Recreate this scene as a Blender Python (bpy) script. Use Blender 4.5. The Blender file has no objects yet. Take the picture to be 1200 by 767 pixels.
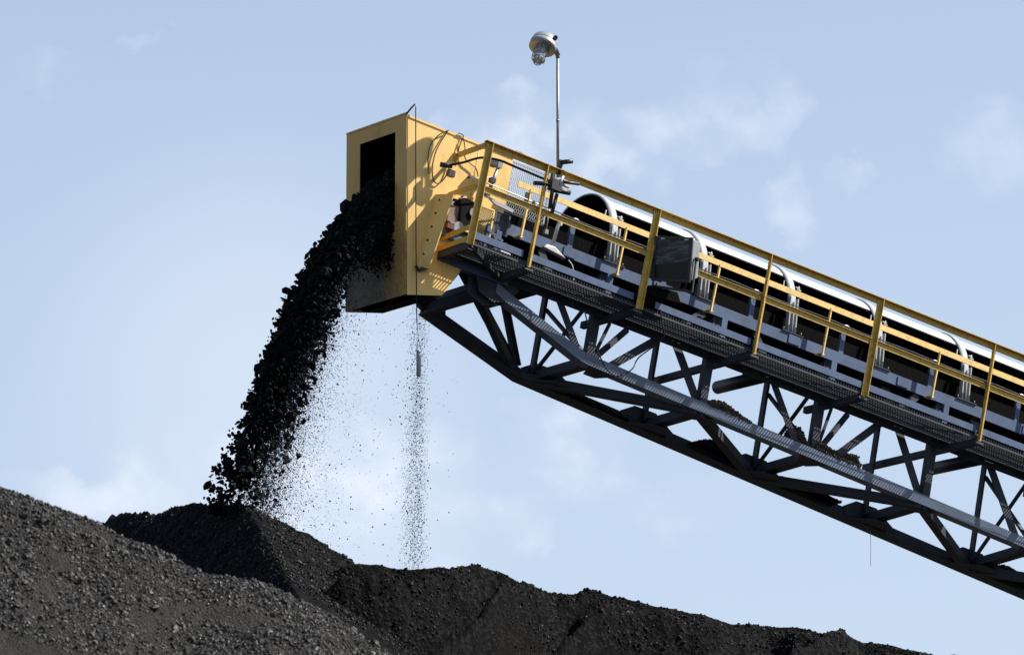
import bpy, math, random
import numpy as np
from mathutils import Vector, Matrix, noise
random.seed(7); rng=np.random.default_rng(7)
sc=bpy.context.scene; COL=sc.collection
V=Vector
# ---------------------------------------------------------------- frame of the conveyor
PITCH=math.radians(11.7); AZ=math.radians(55.59)
sa,ca=math.sin(AZ),math.cos(AZ); sp,cp=math.sin(PITCH),math.cos(PITCH)
ORG=V((-1.1282,50.0,13.6916))            # near top front corner of the discharge box
UX=V((sa*cp,ca*cp,-sp)); WX=V((-ca,sa,0)); NX=V((sa*sp,ca*sp,cp)); ZX=V((0,0,1))
HX=V((sa,ca,0))                          # horizontal direction of the belt, away from the head
def S(u,w,n): return ORG+UX*u+WX*w+NX*n
# ---------------------------------------------------------------- helpers
def sock(nd,k,v):
    if k in nd.inputs: nd.inputs[k].default_value=v
def mat(name,base,rough=0.5,metal=0.0,dirt=None,dirt_amt=0.35,scale=6.0,streak=1.0,bump=0.0,bscale=60.0,vary=0.12,spec=0.5,lo=0.5,hi=0.72):
    """painted / dusty surface: base colour, slow variation, patches of dirt with a shape of their own, fine bump"""
    m=bpy.data.materials.new(name); m.use_nodes=True; nt=m.node_tree; N=nt.nodes; L=nt.links
    b=N['Principled BSDF']; sock(b,'Roughness',rough); sock(b,'Metallic',metal); sock(b,'Specular IOR Level',spec)
    tc=N.new('ShaderNodeTexCoord'); mp=N.new('ShaderNodeMapping'); mp.inputs['Scale'].default_value=(1,1,streak)
    L.new(tc.outputs['Object'],mp.inputs['Vector'])
    n1=N.new('ShaderNodeTexNoise'); n1.inputs['Scale'].default_value=scale; n1.inputs['Detail'].default_value=8; n1.inputs['Roughness'].default_value=.65
    L.new(mp.outputs[0],n1.inputs['Vector'])
    r=N.new('ShaderNodeValToRGB'); r.color_ramp.elements[0].position=lo; r.color_ramp.elements[1].position=hi
    L.new(n1.outputs['Fac'],r.inputs['Fac'])
    mul=N.new('ShaderNodeMath'); mul.operation='MULTIPLY'; mul.inputs[1].default_value=dirt_amt; L.new(r.outputs[0],mul.inputs[0])
    n2=N.new('ShaderNodeTexNoise'); n2.inputs['Scale'].default_value=scale*.35; n2.inputs['Detail'].default_value=5
    L.new(tc.outputs['Object'],n2.inputs['Vector'])
    hs=N.new('ShaderNodeHueSaturation'); hs.inputs['Color'].default_value=(*base,1)
    mr=N.new('ShaderNodeMapRange'); mr.inputs['To Min'].default_value=1-vary*2; mr.inputs['To Max'].default_value=1+vary*2
    L.new(n2.outputs['Fac'],mr.inputs['Value']); L.new(mr.outputs[0],hs.inputs['Value'])
    mx=N.new('ShaderNodeMixRGB'); L.new(mul.outputs[0],mx.inputs['Fac']); L.new(hs.outputs[0],mx.inputs['Color1'])
    mx.inputs['Color2'].default_value=(*(dirt or tuple(c*.4 for c in base)),1)
    L.new(mx.outputs[0],b.inputs['Base Color'])
    if bump>0:
        n3=N.new('ShaderNodeTexNoise'); n3.inputs['Scale'].default_value=bscale; n3.inputs['Detail'].default_value=6
        L.new(tc.outputs['Object'],n3.inputs['Vector'])
        bp=N.new('ShaderNodeBump'); bp.inputs['Strength'].default_value=bump; bp.inputs['Distance'].default_value=.02
        L.new(n3.outputs['Fac'],bp.inputs['Height']); L.new(bp.outputs[0],b.inputs['Normal'])
    return m
RUST=(.10,.045,.02); DUST=(.02,.018,.017)
M={}
M['yellow']=mat('yellow_paint',(.88,.57,.175),.5,dirt=(.34,.19,.07),dirt_amt=.5,scale=7,streak=.22,vary=.06,lo=.52,hi=.82)
M['front']=None
M['rail']=mat('shaded_rail_paint',(.58,.36,.055),.5,dirt=(.15,.08,.025),dirt_amt=.7,scale=22,vary=.12)  # darker copy of the yellow paint, shade of the rails put into the base
M['guard']=mat('guard_rail_paint',(.88,.62,.22),.5,dirt=(.35,.2,.08),dirt_amt=.5,scale=18,vary=.08)
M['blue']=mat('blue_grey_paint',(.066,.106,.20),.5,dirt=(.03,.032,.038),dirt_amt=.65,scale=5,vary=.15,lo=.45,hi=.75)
M['chord']=mat('sunlit_weathered_chord_paint',(.14,.18,.25),.5,dirt=(.035,.037,.04),dirt_amt=.5,scale=5,vary=.15,lo=.45,hi=.75)  # lighter copy of the blue-grey paint, sunlight on the near chord painted in
M['steel']=mat('dusty_shaded_truss_steel',(.034,.043,.062),.7,dirt=DUST,dirt_amt=.7,scale=7,vary=.2,lo=.4,hi=.7)  # base darkened to put the truss's shade into its colour, dust patches on top
M['galv']=mat('galvanised_sheet',(.40,.41,.42),.5,metal=.15,dirt=(.34,.34,.34),dirt_amt=.4,scale=10,vary=.07)
M['band']=mat('galvanised_band',(.34,.355,.37),.6,metal=.05,dirt=(.22,.2,.18),dirt_amt=.5,scale=16,vary=.1)
M['black']=mat('dusty_shade_black',(.005,.005,.005),.95,dirt=(.008,.007,.006),dirt_amt=.4,scale=8,spec=.05,bump=.3,bscale=30)  # coal dust plus the shade inside hood and chute, both in this colour
M['rubber']=mat('belt_rubber',(.007,.007,.007),.85,dirt=(.014,.012,.01),dirt_amt=.6,scale=10,spec=.1)
M['cable']=mat('cable_rubber',(.02,.02,.022),.5,scale=20,spec=.4)
M['wire']=mat('wire_rope',(.5,.5,.5),.4,metal=.4,scale=30)
M['grate']=mat('grating_steel',(.07,.08,.095),.55,metal=.2,dirt=DUST,dirt_amt=.6,scale=8)
M['grey']=mat('grey_casting',(.29,.30,.31),.45,metal=.3,dirt=(.12,.12,.12),dirt_amt=.5,scale=30,vary=.15)
M['dark']=mat('dark_casting',(.02,.021,.024),.5,dirt=(.09,.07,.05),dirt_amt=.3,scale=14)
M['white']=mat('white_paint',(.7,.7,.68),.5,dirt=(.3,.28,.25),dirt_amt=.6,scale=25)
M['tan']=mat('tan_cover',(.24,.16,.12),.55,scale=12)
M['red']=mat('red_oxide',(.11,.03,.022),.6,scale=20)
M['spill']=mat('dry_coal_spill',(.075,.06,.045),.95,dirt=(.02,.018,.016),dirt_amt=.8,scale=40,bump=.8,bscale=90,spec=.2)
def glass_mat():
    m=bpy.data.materials.new('lamp_glass'); m.use_nodes=True; b=m.node_tree.nodes['Principled BSDF']
    sock(b,'Roughness',.3); sock(b,'Specular IOR Level',.25)
    nt=m.node_tree;N=nt.nodes;L=nt.links   # ribbed reflector seen behind the glass in the upper part, dark visor below
    tc=N.new('ShaderNodeTexCoord'); mp=N.new('ShaderNodeMapping'); mp.inputs['Scale'].default_value=(5,5,26); L.new(tc.outputs['Object'],mp.inputs['Vector'])
    no=N.new('ShaderNodeTexNoise'); no.inputs['Scale'].default_value=1.5; no.inputs['Detail'].default_value=4; L.new(mp.outputs[0],no.inputs['Vector'])
    r=N.new('ShaderNodeValToRGB'); r.color_ramp.elements[0].position=.45; r.color_ramp.elements[0].color=(.022,.026,.03,1); r.color_ramp.elements[1].position=.72; r.color_ramp.elements[1].color=(.16,.18,.2,1); L.new(no.outputs['Fac'],r.inputs['Fac'])
    sx=N.new('ShaderNodeSeparateXYZ'); L.new(tc.outputs['Object'],sx.inputs[0])
    g=N.new('ShaderNodeMath'); g.operation='GREATER_THAN'; g.inputs[1].default_value=.30; L.new(sx.outputs['Z'],g.inputs[0])
    mx=N.new('ShaderNodeMixRGB'); L.new(g.outputs[0],mx.inputs['Fac']); mx.inputs['Color1'].default_value=(.010,.011,.012,1); L.new(r.outputs[0],mx.inputs['Color2']); L.new(mx.outputs[0],b.inputs['Base Color']); return m
M['glass']=glass_mat()
def globe_mat():
    m=bpy.data.materials.new('jelly_jar_glass'); m.use_nodes=True; b=m.node_tree.nodes['Principled BSDF']
    sock(b,'Base Color',(.85,.87,.88,1)); sock(b,'Roughness',.25); sock(b,'Transmission Weight',.6); return m
M['globe']=globe_mat()
def front_mat():
    # yellow plate, base darkened to paint in its shade; coal dust splashed on it below the discharge opening (a stain that belongs to the plate)
    m=mat('dusty_shaded_yellow_plate',(.60,.35,.095),.65,dirt=(.2,.12,.05),dirt_amt=.4,scale=4,streak=.35,vary=.06)
    nt=m.node_tree;N=nt.nodes;L=nt.links;b=N['Principled BSDF']
    src=b.inputs['Base Color'].links[0].from_socket
    g=N.new('ShaderNodeNewGeometry'); sx=N.new('ShaderNodeSeparateXYZ'); L.new(g.outputs['Position'],sx.inputs[0])
    mr=N.new('ShaderNodeMapRange'); mr.inputs['From Min'].default_value=ORG.z-.55; mr.inputs['From Max'].default_value=ORG.z-1.45
    mr.inputs['To Min'].default_value=0; mr.inputs['To Max'].default_value=.50
    L.new(sx.outputs['Z'],mr.inputs['Value'])
    mx_=N.new('ShaderNodeMapRange'); mx_.inputs['From Min'].default_value=ORG.x-.02; mx_.inputs['From Max'].default_value=ORG.x-.35
    mx_.inputs['To Min'].default_value=.35; mx_.inputs['To Max'].default_value=1; L.new(sx.outputs['X'],mx_.inputs['Value'])
    m0=N.new('ShaderNodeMath'); m0.operation='MULTIPLY'; L.new(mr.outputs[0],m0.inputs[0]); L.new(mx_.outputs[0],m0.inputs[1])
    tc=N.new('ShaderNodeTexCoord'); no=N.new('ShaderNodeTexNoise'); no.inputs['Scale'].default_value=22; no.inputs['Detail'].default_value=9; no.inputs['Roughness'].default_value=.8
    L.new(tc.outputs['Object'],no.inputs['Vector'])
    ad=N.new('ShaderNodeMath'); ad.operation='ADD'; L.new(m0.outputs[0],ad.inputs[0]); L.new(no.outputs['Fac'],ad.inputs[1])
    r=N.new('ShaderNodeValToRGB'); r.color_ramp.elements[0].position=.62; r.color_ramp.elements[1].position=1.12
    L.new(ad.outputs[0],r.inputs['Fac'])
    mx=N.new('ShaderNodeMixRGB'); L.new(r.outputs[0],mx.inputs['Fac']); L.new(src,mx.inputs['Color1']); mx.inputs['Color2'].default_value=(.075,.058,.032,1)
    L.new(mx.outputs[0],b.inputs['Base Color']); return m
M['front']=front_mat()
def coal_mat(name,a,b_,c,spec=.35,rough=.7,scale=5.,bump=.6,bs=35):
    m=bpy.data.materials.new(name); m.use_nodes=True; nt=m.node_tree;N=nt.nodes;L=nt.links;b=N['Principled BSDF']
    sock(b,'Specular IOR Level',spec)
    tc=N.new('ShaderNodeTexCoord')
    n1=N.new('ShaderNodeTexNoise'); n1.inputs['Scale'].default_value=scale*.25; n1.inputs['Detail'].default_value=6; L.new(tc.outputs['Object'],n1.inputs['Vector'])
    vo=N.new('ShaderNodeTexVoronoi'); vo.inputs['Scale'].default_value=bs; L.new(tc.outputs['Object'],vo.inputs['Vector'])
    r=N.new('ShaderNodeValToRGB'); e=r.color_ramp.elements; e[0].position=.35; e[0].color=(*a,1); e[1].position=.68; e[1].color=(*b_,1)
    L.new(n1.outputs['Fac'],r.inputs['Fac'])
    sx=N.new('ShaderNodeSeparateColor'); L.new(vo.outputs['Color'],sx.inputs[0])
    r2=N.new('ShaderNodeValToRGB'); r2.color_ramp.elements[0].position=.55; r2.color_ramp.elements[1].position=1.0; L.new(sx.outputs[0],r2.inputs['Fac'])
    mx=N.new('ShaderNodeMixRGB'); L.new(r2.outputs[0],mx.inputs['Fac']); L.new(r.outputs[0],mx.inputs['Color1']); mx.inputs['Color2'].default_value=(*c,1)
    L.new(mx.outputs[0],b.inputs['Base Color'])
    r3=N.new('ShaderNodeMapRange'); r3.inputs['To Min'].default_value=rough-.3; r3.inputs['To Max'].default_value=rough+.2; L.new(sx.outputs[1],r3.inputs['Value']); L.new(r3.outputs[0],b.inputs['Roughness'])
    n3=N.new('ShaderNodeTexNoise'); n3.inputs['Scale'].default_value=bs*1.5; n3.inputs['Detail'].default_value=7; L.new(tc.outputs['Object'],n3.inputs['Vector'])
    ad=N.new('ShaderNodeMath'); ad.operation='ADD'; L.new(vo.outputs['Distance'],ad.inputs[0]); L.new(n3.outputs['Fac'],ad.inputs[1])
    bp=N.new('ShaderNodeBump'); bp.inputs['Strength'].default_value=bump; bp.inputs['Distance'].default_value=.03; L.new(ad.outputs[0],bp.inputs['Height']); L.new(bp.outputs[0],b.inputs['Normal'])
    return m
M['fgcoal']=coal_mat('dusty_grey_coal',(.0125,.0115,.0105),(.027,.0215,.016),(.035,.032,.028),spec=.25,rough=.8,scale=7,bs=75,bump=.9)
M['fglump']=coal_mat('dusty_grey_lump',(.016,.015,.0135),(.029,.0265,.023),(.07,.065,.058),spec=.4,rough=.65,scale=60,bs=70,bump=.3)
M['coal']=coal_mat('fresh_black_coal',(.0035,.0035,.004),(.006,.0057,.0055),(.0095,.009,.009),spec=.03,rough=.9,scale=4,bs=25,bump=.4)
M['coallump']=coal_mat('black_coal_lump',(.0045,.0045,.005),(.0085,.008,.0075),(.024,.022,.020),spec=.14,rough=.75,scale=40,bs=30,bump=.3)
M['stream']=coal_mat('falling_coal',(.004,.004,.0045),(.006,.006,.006),(.009,.009,.009),spec=.06,rough=.8,scale=10,bs=30,bump=.2)
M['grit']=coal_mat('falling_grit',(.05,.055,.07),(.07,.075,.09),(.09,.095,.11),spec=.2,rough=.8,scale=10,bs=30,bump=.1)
M['ground']=mat('yard_dirt',(.05,.045,.04),.95,dirt=(.02,.018,.016),dirt_amt=.8,scale=.3,vary=.2,bump=.5,bscale=5,spec=.1)

class MB:
    def __init__(s): s.v=[]; s.f=[]; s.smooth=[]
    def add(s,vs,fs,sm=False):
        k=len(s.v); s.v+= [V(p) for p in vs]; s.f+=[tuple(i+k for i in f) for f in fs]; s.smooth+=[sm]*len(fs); return s
    def hexa(s,c):  # c: 8 corners, bottom loop then top loop
        return s.add(c,[(0,3,2,1),(4,5,6,7),(0,1,5,4),(1,2,6,5),(2,3,7,6),(3,0,4,7)])
    def box(s,o,a,b,c): # corner o and three edge vectors
        o=V(o);a=V(a);b=V(b);c=V(c)
        if a.cross(b).dot(c)<0: a,b=b,a
        return s.hexa([o,o+a,o+a+b,o+b,o+c,o+a+c,o+a+b+c,o+b+c])
    def cbox(s,c,a,b,d): # centred, full edge vectors
        c=V(c); a=V(a);b=V(b);d=V(d); return s.box(c-a/2-b/2-d/2,a,b,d)
    def prism(s,pts,ext):
        n=len(pts); pts=[V(p) for p in pts]; ext=V(ext)
        nr=V((0,0,0))
        for i in range(n): nr+=pts[i].cross(pts[(i+1)%n])
        if nr.dot(ext)<0: pts=pts[::-1]
        q=[p+ext for p in pts]
        return s.add(pts+q,[tuple(range(n-1,-1,-1)),tuple(range(n,2*n))]+[(i,(i+1)%n,n+(i+1)%n,n+i) for i in range(n)])
    def sweep(s,prof,p,q,x,y): # prof list of (a,b) polygon in dirs x,y from p to q
        pts=[V(p)+x*a+y*b for a,b in prof]; return s.prism(pts,V(q)-V(p))
    def bar(s,p,q,x,wx,wy): # centred rectangular bar, x = one cross direction
        d=(V(q)-V(p)).normalized(); x=(V(x)-d*V(x).dot(d)).normalized(); y=d.cross(x)
        return s.sweep([(-wx/2,-wy/2),(wx/2,-wy/2),(wx/2,wy/2),(-wx/2,wy/2)],p,q,x,y)
    def angle(s,p,q,x,y,l1,l2,t=.008): # L: leg l1 along x, leg l2 along y
        return s.sweep([(0,0),(l1,0),(l1,t),(t,t),(t,l2),(0,l2)],p,q,x,y)
    def chan(s,p,q,x,y,h,fl,t=.008): # C: web along y height h, flanges along x
        return s.sweep([(0,0),(fl,0),(fl,t),(t,t),(t,h-t),(fl,h-t),(fl,h),(0,h)],p,q,x,y)
    def tube(s,pts,r,seg=8,cap=True):
        pts=[V(p) for p in pts]; n=len(pts); rs=r if isinstance(r,(list,tuple)) else [r]*n
        k=len(s.v); prev=None
        for i,p in enumerate(pts):
            d=(pts[min(i+1,n-1)]-pts[max(i-1,0)]).normalized()
            if prev is None:
                a=d.orthogonal().normalized()
            else: a=(prev-d*prev.dot(d)).normalized()
            prev=a; b=d.cross(a)
            for j in range(seg):
                t=2*math.pi*j/seg; s.v.append(p+a*math.cos(t)*rs[i]+b*math.sin(t)*rs[i])
        for i in range(n-1):
            for j in range(seg):
                s.f.append((k+i*seg+j,k+i*seg+(j+1)%seg,k+(i+1)*seg+(j+1)%seg,k+(i+1)*seg+j)); s.smooth.append(True)
        if cap:
            s.f.append(tuple(k+j for j in range(seg-1,-1,-1))); s.smooth.append(False)
            s.f.append(tuple(k+(n-1)*seg+j for j in range(seg))); s.smooth.append(False)
        return s
    def build(s,name,m,parent=None,bevel=0,mats=None,mi=None):
        me=bpy.data.meshes.new(name)
        if parent is None:
            xs=[p.x for p in s.v]; ys=[p.y for p in s.v]; zs=[p.z for p in s.v]
            off=V(((min(xs)+max(xs))/2,(min(ys)+max(ys))/2,min(zs))); loc=off
        else:
            off=wl(parent); loc=V((0,0,0))
        me.from_pydata([tuple(p-off) for p in s.v],[],s.f)
        me.polygons.foreach_set('use_smooth',s.smooth)
        for mm in (mats or [m]): me.materials.append(mm)
        if mi: me.polygons.foreach_set('material_index',mi)
        me.update()
        o=bpy.data.objects.new(name,me); COL.objects.link(o); o.parent=parent; o.location=loc
        if bevel:
            b=o.modifiers.new('Bevel','BEVEL'); b.width=bevel; b.segments=2; b.limit_method='ANGLE'
        return o
def wl(o):
    l=V((0,0,0))
    while o: l+=o.location; o=o.parent
    return l
def tag(o,label=None,cat=None,group=None,kind=None):
    if label:o['label']=label
    if cat:o['category']=cat
    if group:o['group']=group
    if kind:o['kind']=kind
    return o
def empty(name,loc,parent=None):
    o=bpy.data.objects.new(name,None); COL.objects.link(o); o.parent=parent
    o.location=V(loc)-(wl(parent) if parent else V((0,0,0))); o.empty_display_size=.3; return o
def smoothpath(pts,k=6):
    P=[V(p) for p in pts]; out=[]
    for i in range(len(P)-1):
        p0=P[max(i-1,0)];p1=P[i];p2=P[i+1];p3=P[min(i+2,len(P)-1)]
        for j in range(k):
            t=j/k; out.append(.5*((2*p1)+(p2-p0)*t+(2*p0-5*p1+4*p2-p3)*t*t+(3*p1-p0-3*p2+p3)*t**3))
    out.append(P[-1]); return out
UEND=19.5
# ================================================================ THE CONVEYOR
conv=tag(empty('coal_conveyor',S(UEND,.6,-2.4)),'long inclined stacking conveyor with yellow discharge box, blue-grey truss, walkway and silver hood','conveyor')
# ---- discharge box (yellow)
BW=1.19
side=[(0,0),(1.42,0),(1.417,-.65),(.725,-.71),(1.034,-1.38),(.994,-1.513),(.84,-1.80),(.41,-1.93)]
chute=MB().prism([S(u,0,n) for u,n in side],WX*.008).build('discharge_box',M['yellow'],conv)
MB().prism([S(u,BW-.008,n) for u,n in side],WX*.008).build('side_panel',M['yellow'],chute)
mb=MB(); mb.box(S(0,.008,-.008),UX*1.42,WX*(BW-.016),NX*.008); mb.build('roof_panel',M['yellow'],chute)
# front panel with its opening (vertical plane)
FH=1.93/cp
def F(w,z,d=0): return ORG+WX*w+ZX*z-HX*d
o_w0,o_w1,o_z0,o_z1=.215,.925,-.155,-1.12
mb=MB()
T=HX*.010
def fpl(w0,w1,z0,z1): mb.hexa([F(w0,z1,.010),F(w1,z1,.010),F(w1,z1,.002),F(w0,z1,.002),F(w0,z0,.010),F(w1,z0,.010),F(w1,z0,.002),F(w0,z0,.002)])
fpl(-.004,o_w0,0,-FH); fpl(o_w1,BW+.004,0,-FH); fpl(o_w0,o_w1,0,o_z0); fpl(o_w0,o_w1,o_z1,-FH)
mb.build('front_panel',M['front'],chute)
mb=MB()  # rim of the opening and corner weld strip
mb.bar(F(-.004,.012,.006),F(BW+.004,.012,.006),ZX,.02,.02)
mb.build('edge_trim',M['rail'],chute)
MB().bar(S(.0,-.004,-.012),S(1.42,-.004,-.012),WX,.008,.024).build('roof_lip',M['yellow'],chute)
MB().tube([S(.97,-.001,-.02),S(.97,-.001,-.68)],.004,6).build('weld_seam',M['yellow'],chute)
# lining inside
mb=MB()
mb.prism([S(u,.014,n) for u,n in [(.012,-.02),(1.40,-.02),(1.395,-.63),(.72,-.69),(1.02,-1.38),(.98,-1.5),(.83,-1.78),(.415,-1.91)]],WX*.006)
mb.prism([S(u,BW-.02,n) for u,n in [(.012,-.02),(1.40,-.02),(1.395,-.63),(.72,-.69),(1.02,-1.38),(.98,-1.5),(.83,-1.78),(.415,-1.91)]],WX*.006)
mb.box(S(.01,.022,-.03),UX*1.38,WX*(BW-.044),NX*.012)
for (a,b) in (((.725,-.71),(1.034,-1.38)),((1.034,-1.38),(.994,-1.513)),((.994,-1.513),(.84,-1.80)),((.84,-1.80),(.60,-1.868))):
    p=S(a[0],.02,a[1]); q=S(b[0],.02,b[1]); mb.bar(p+WX*(BW/2-.02),q+WX*(BW/2-.02),WX,BW-.04,.01)
mb.bar(F(.6,o_z1,-.02),F(.6,-FH+.02,-.02),WX,BW-.05,.008)
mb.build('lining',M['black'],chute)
# back face of upper housing (dark head drum bay)
mb=MB(); mb.cbox(S(1.408,BW/2,-.16),UX*.01,WX*(BW-.03),NX*.26); mb.build('back_panel',M['yellow'],chute)
# stiffener plate on the near side
mb=MB(); mb.prism([S(.53,0,-.74),S(.575,-.30,-.78),S(.475,-.24,-1.62),S(.435,0,-1.60)],UX*.012)
mb.build('flange_plate',M['yellow'],chute)
for n_ in (-.86,-1.02,-1.18,-1.34,-1.50):
    MB().tube([S(.50+(n_+.7)*.115,-.20,n_),S(.50+(n_+.7)*.115-.014,-.20,n_)],.014,6).build('bolt',M['dark'],chute)
for a_,b_,c_ in ((.9,-.42,.012),(.74,-.30,.008),(.86,-.66,.010)): MB().tube([S(a_,0,b_),S(a_,-.02,b_)],c_,6).build('bolt',M['dark'],chute)
mb=MB(); mb.prism([S(.43,-.002,-1.60),S(.60,-.002,-1.585),S(.50,-.002,-1.645)],-WX*.05); mb.build('lug',M['dark'],chute)
# ---- stringers (blue beams), truss top chords
def stringer(w,dirw,cuts):
    for a,b in cuts:
        mb=MB(); mb.chan(S(a,w,-.87),S(b,w,-.87),WX*dirw,NX,.125,.05); mb.build('stringer',M['blue'],conv)
stringer(0,1,[(1.30,2.34),(2.346,3.62),(3.626,5.50),(5.506,7.1),(7.106,9.0),(9.006,UEND)])
stringer(1.15,1,[(1.42,6.0),(6.006,UEND)])
# splice plates on beam
for u in (2.34,3.62,5.5,7.1,9.0): MB().cbox(S(u,-.006,-.808),UX*.16,WX*.01,NX*.10).build('splice_plate',M['blue'],conv)
# ---- lower chords
near=[(1.50,-1.43),(1.62,-1.48),(2.70,-1.815),(2.82,-1.835),(9.17,-2.05),(UEND,-2.40)]
far=[(1.346,-1.50),(2.70,-1.85),(10.2,-2.19),(UEND,-2.635)]
def L_at(path,u):
    for (a,b),(c,d) in zip(path,path[1:]):
        if a<=u<=c: return b+(d-b)*(u-a)/(c-a)
    return path[-1][1]
mb=MB()
for (a,b),(c,d) in zip(near,near[1:]):
    mb.sweep([(0,0),(0,-.118),(.145,-.118),(.145,-.108),(.01,-.108),(.01,0)],S(a,0,b),S(c,0,d),WX,NX)
mb.build('lower_chord',M['chord'],conv)
mb=MB()
for (a,b),(c,d) in zip(far,far[1:]):
    mb.sweep([(0,0),(0,-.14),(.12,-.14),(.12,-.128),(.012,-.128),(.012,0)],S(a,1.15,b),S(c,1.15,d),WX,NX)
    mb.sweep([(0,-.128),(-.09,-.128),(-.09,-.14),(0,-.14)],S(a,1.15,b),S(c,1.15,d),WX,NX)
mb.build('lower_chord',M['steel'],conv)
PU=[2.85,4.43,6.03,7.69,9.33,10.95,12.6,14.25,15.9,17.55,19.2]
mbs=[]
def member(name,p,q,x,y,l1,l2,m='steel',t=.01):
    o=MB().angle(p,q,x,y,l1,l2,t).build(name,M[m],conv); return o
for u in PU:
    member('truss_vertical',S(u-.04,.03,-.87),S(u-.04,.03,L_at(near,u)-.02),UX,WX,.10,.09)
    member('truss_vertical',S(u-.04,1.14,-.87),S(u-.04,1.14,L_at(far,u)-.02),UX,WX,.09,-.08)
# near plane diagonals, from lower-chord node up to the stringer
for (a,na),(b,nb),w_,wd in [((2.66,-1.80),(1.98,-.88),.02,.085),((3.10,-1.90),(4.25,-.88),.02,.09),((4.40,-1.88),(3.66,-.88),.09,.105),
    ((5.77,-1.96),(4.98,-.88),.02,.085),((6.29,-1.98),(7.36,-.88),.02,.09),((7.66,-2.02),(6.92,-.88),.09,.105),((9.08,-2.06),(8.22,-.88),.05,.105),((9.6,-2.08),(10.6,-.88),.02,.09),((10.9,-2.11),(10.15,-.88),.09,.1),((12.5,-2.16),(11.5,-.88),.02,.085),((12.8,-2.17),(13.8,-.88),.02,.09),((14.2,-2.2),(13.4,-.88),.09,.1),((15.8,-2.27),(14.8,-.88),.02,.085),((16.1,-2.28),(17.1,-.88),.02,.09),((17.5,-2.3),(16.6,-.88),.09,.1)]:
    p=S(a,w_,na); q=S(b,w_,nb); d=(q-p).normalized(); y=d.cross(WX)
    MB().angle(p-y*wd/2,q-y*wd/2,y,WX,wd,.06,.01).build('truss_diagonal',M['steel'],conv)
# far plane diagonals
for (a,na),(b,nb),wd in [((2.62,-1.86),(2.17,-.9),.08),((2.5,-1.80),(1.62,-.95),.11),((4.6,-1.96),(5.3,-.9),.05),((7.86,-2.1),(8.6,-.9),.05)]:
    if a in(4.6,7.86): continue
    p=S(a,1.13,na); q=S(b,1.13,nb); d=(q-p).normalized(); y=d.cross(WX)
    MB().angle(p-y*wd/2,q-y*wd/2,y,-WX,wd,.06,.01).build('truss_diagonal',M['steel'],conv)
# lower cross members and zigzag laterals
for u in PU:
    a=S(u,.05,L_at(near,u)-.09); b=S(u,1.2,L_at(far,u)-.09)
    MB().sweep([(0,0),(.13,0),(.13,.01),(.01,.01),(.01,.10),(0,.10)],a,b,UX,NX).build('cross_member',M['steel'],conv)
zz=[(2.72,1),(4.40,0),(6.05,1),(7.66,0),(9.33,1),(10.95,0),(12.6,1),(14.25,0),(15.9,1),(17.55,0),(19.2,1)]
for (a,i),(b,j) in zip(zz,zz[1:]):
    na=L_at((near,far)[i],a)-.10; nb=L_at((near,far)[j],b)-.10
    p=S(a,(.06,1.17)[i],na); q=S(b,(.06,1.17)[j],nb)
    MB().bar(p,q,NX,.10,.11).build('lateral_brace',M['steel'],conv)
# sway braces near top -> far bottom and far top -> near bottom
for u in (2.85,6.03,9.33,12.6,15.9,19.2):
    MB().bar(S(u,.06,-1.05),S(u,1.12,L_at(far,u)-.03),UX,.045,.02).build('sway_brace',M['steel'],conv)
    MB().bar(S(u+.02,1.12,-1.1),S(u+.02,.06,L_at(near,u)-.03),UX,.06,.03).build('sway_brace',M['steel'],conv)
# thin pair rising right from near nodes
for u in (2.86,6.03,):
    n0=L_at(near,u)-.01
    MB().bar(S(u+.04,.04,n0),S(u+.38,.34,-1.28),NX,.035,.03).build('knee_brace',M['steel'],conv)
    MB().bar(S(u+.06,.05,n0),S(u+.62,.34,-1.28),NX,.06,.04).build('knee_brace',M['steel'],conv)
# end frame under the box
p=S(1.50,.04,-1.50)
mb=MB(); mb.bar(S(1.42,.06,-1.56),S(1.36,1.2,-1.60),NX,.11,.08); mb.build('cross_member',M['steel'],conv)
mb=MB(); mb.bar(S(1.0,.05,-1.28),S(2.62,1.16,-1.93),NX,.09,.08); mb.build('lateral_brace',M['steel'],conv)
# gusset plates
def gus(pts,w,t=.012):
    MB().prism([S(u,w,n) for u,n in pts],WX*t).build('gusset_plate',M['steel'],conv)
gus([(1.36,-1.28),(1.74,-1.28),(1.80,-1.44),(1.66,-1.60),(1.50,-1.66),(1.30,-1.60),(1.20,-1.38)],.012)
gus([(1.18,-1.36),(1.62,-1.32),(1.7,-1.62),(1.42,-1.70),(1.2,-1.62)],.10)
gus([(1.20,-1.44),(1.58,-1.44),(1.62,-1.62),(1.36,-1.66),(1.22,-1.6)],1.13)
for u in (3.02,4.42,6.03,7.69,9.33,10.95,12.6,14.25,15.9,17.55):
    nf=L_at(far,u); gus([(u-.32,nf+.02),(u-.14,nf+.13),(u+.16,nf+.13),(u+.46,nf-.04),(u+.3,nf-.13),(u-.25,nf-.13)],1.135)
    nn=L_at(near,u)
    # horizontal gusset where cross member meets the near chord
    a=nn-.125
    MB().prism([S(u-.16,.03,a),S(u+.22,.03,a),S(u+.12,.30,a+.0),S(u-.04,.30,a)],NX*.01).build('gusset_plate',M['steel'],conv)
    a=nf-.128
    MB().prism([S(u-.30,1.14,a),S(u+.34,1.14,a),S(u+.12,.80,a),S(u-.08,.80,a)],NX*.01).build('gusset_plate',M['steel'],conv)
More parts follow.
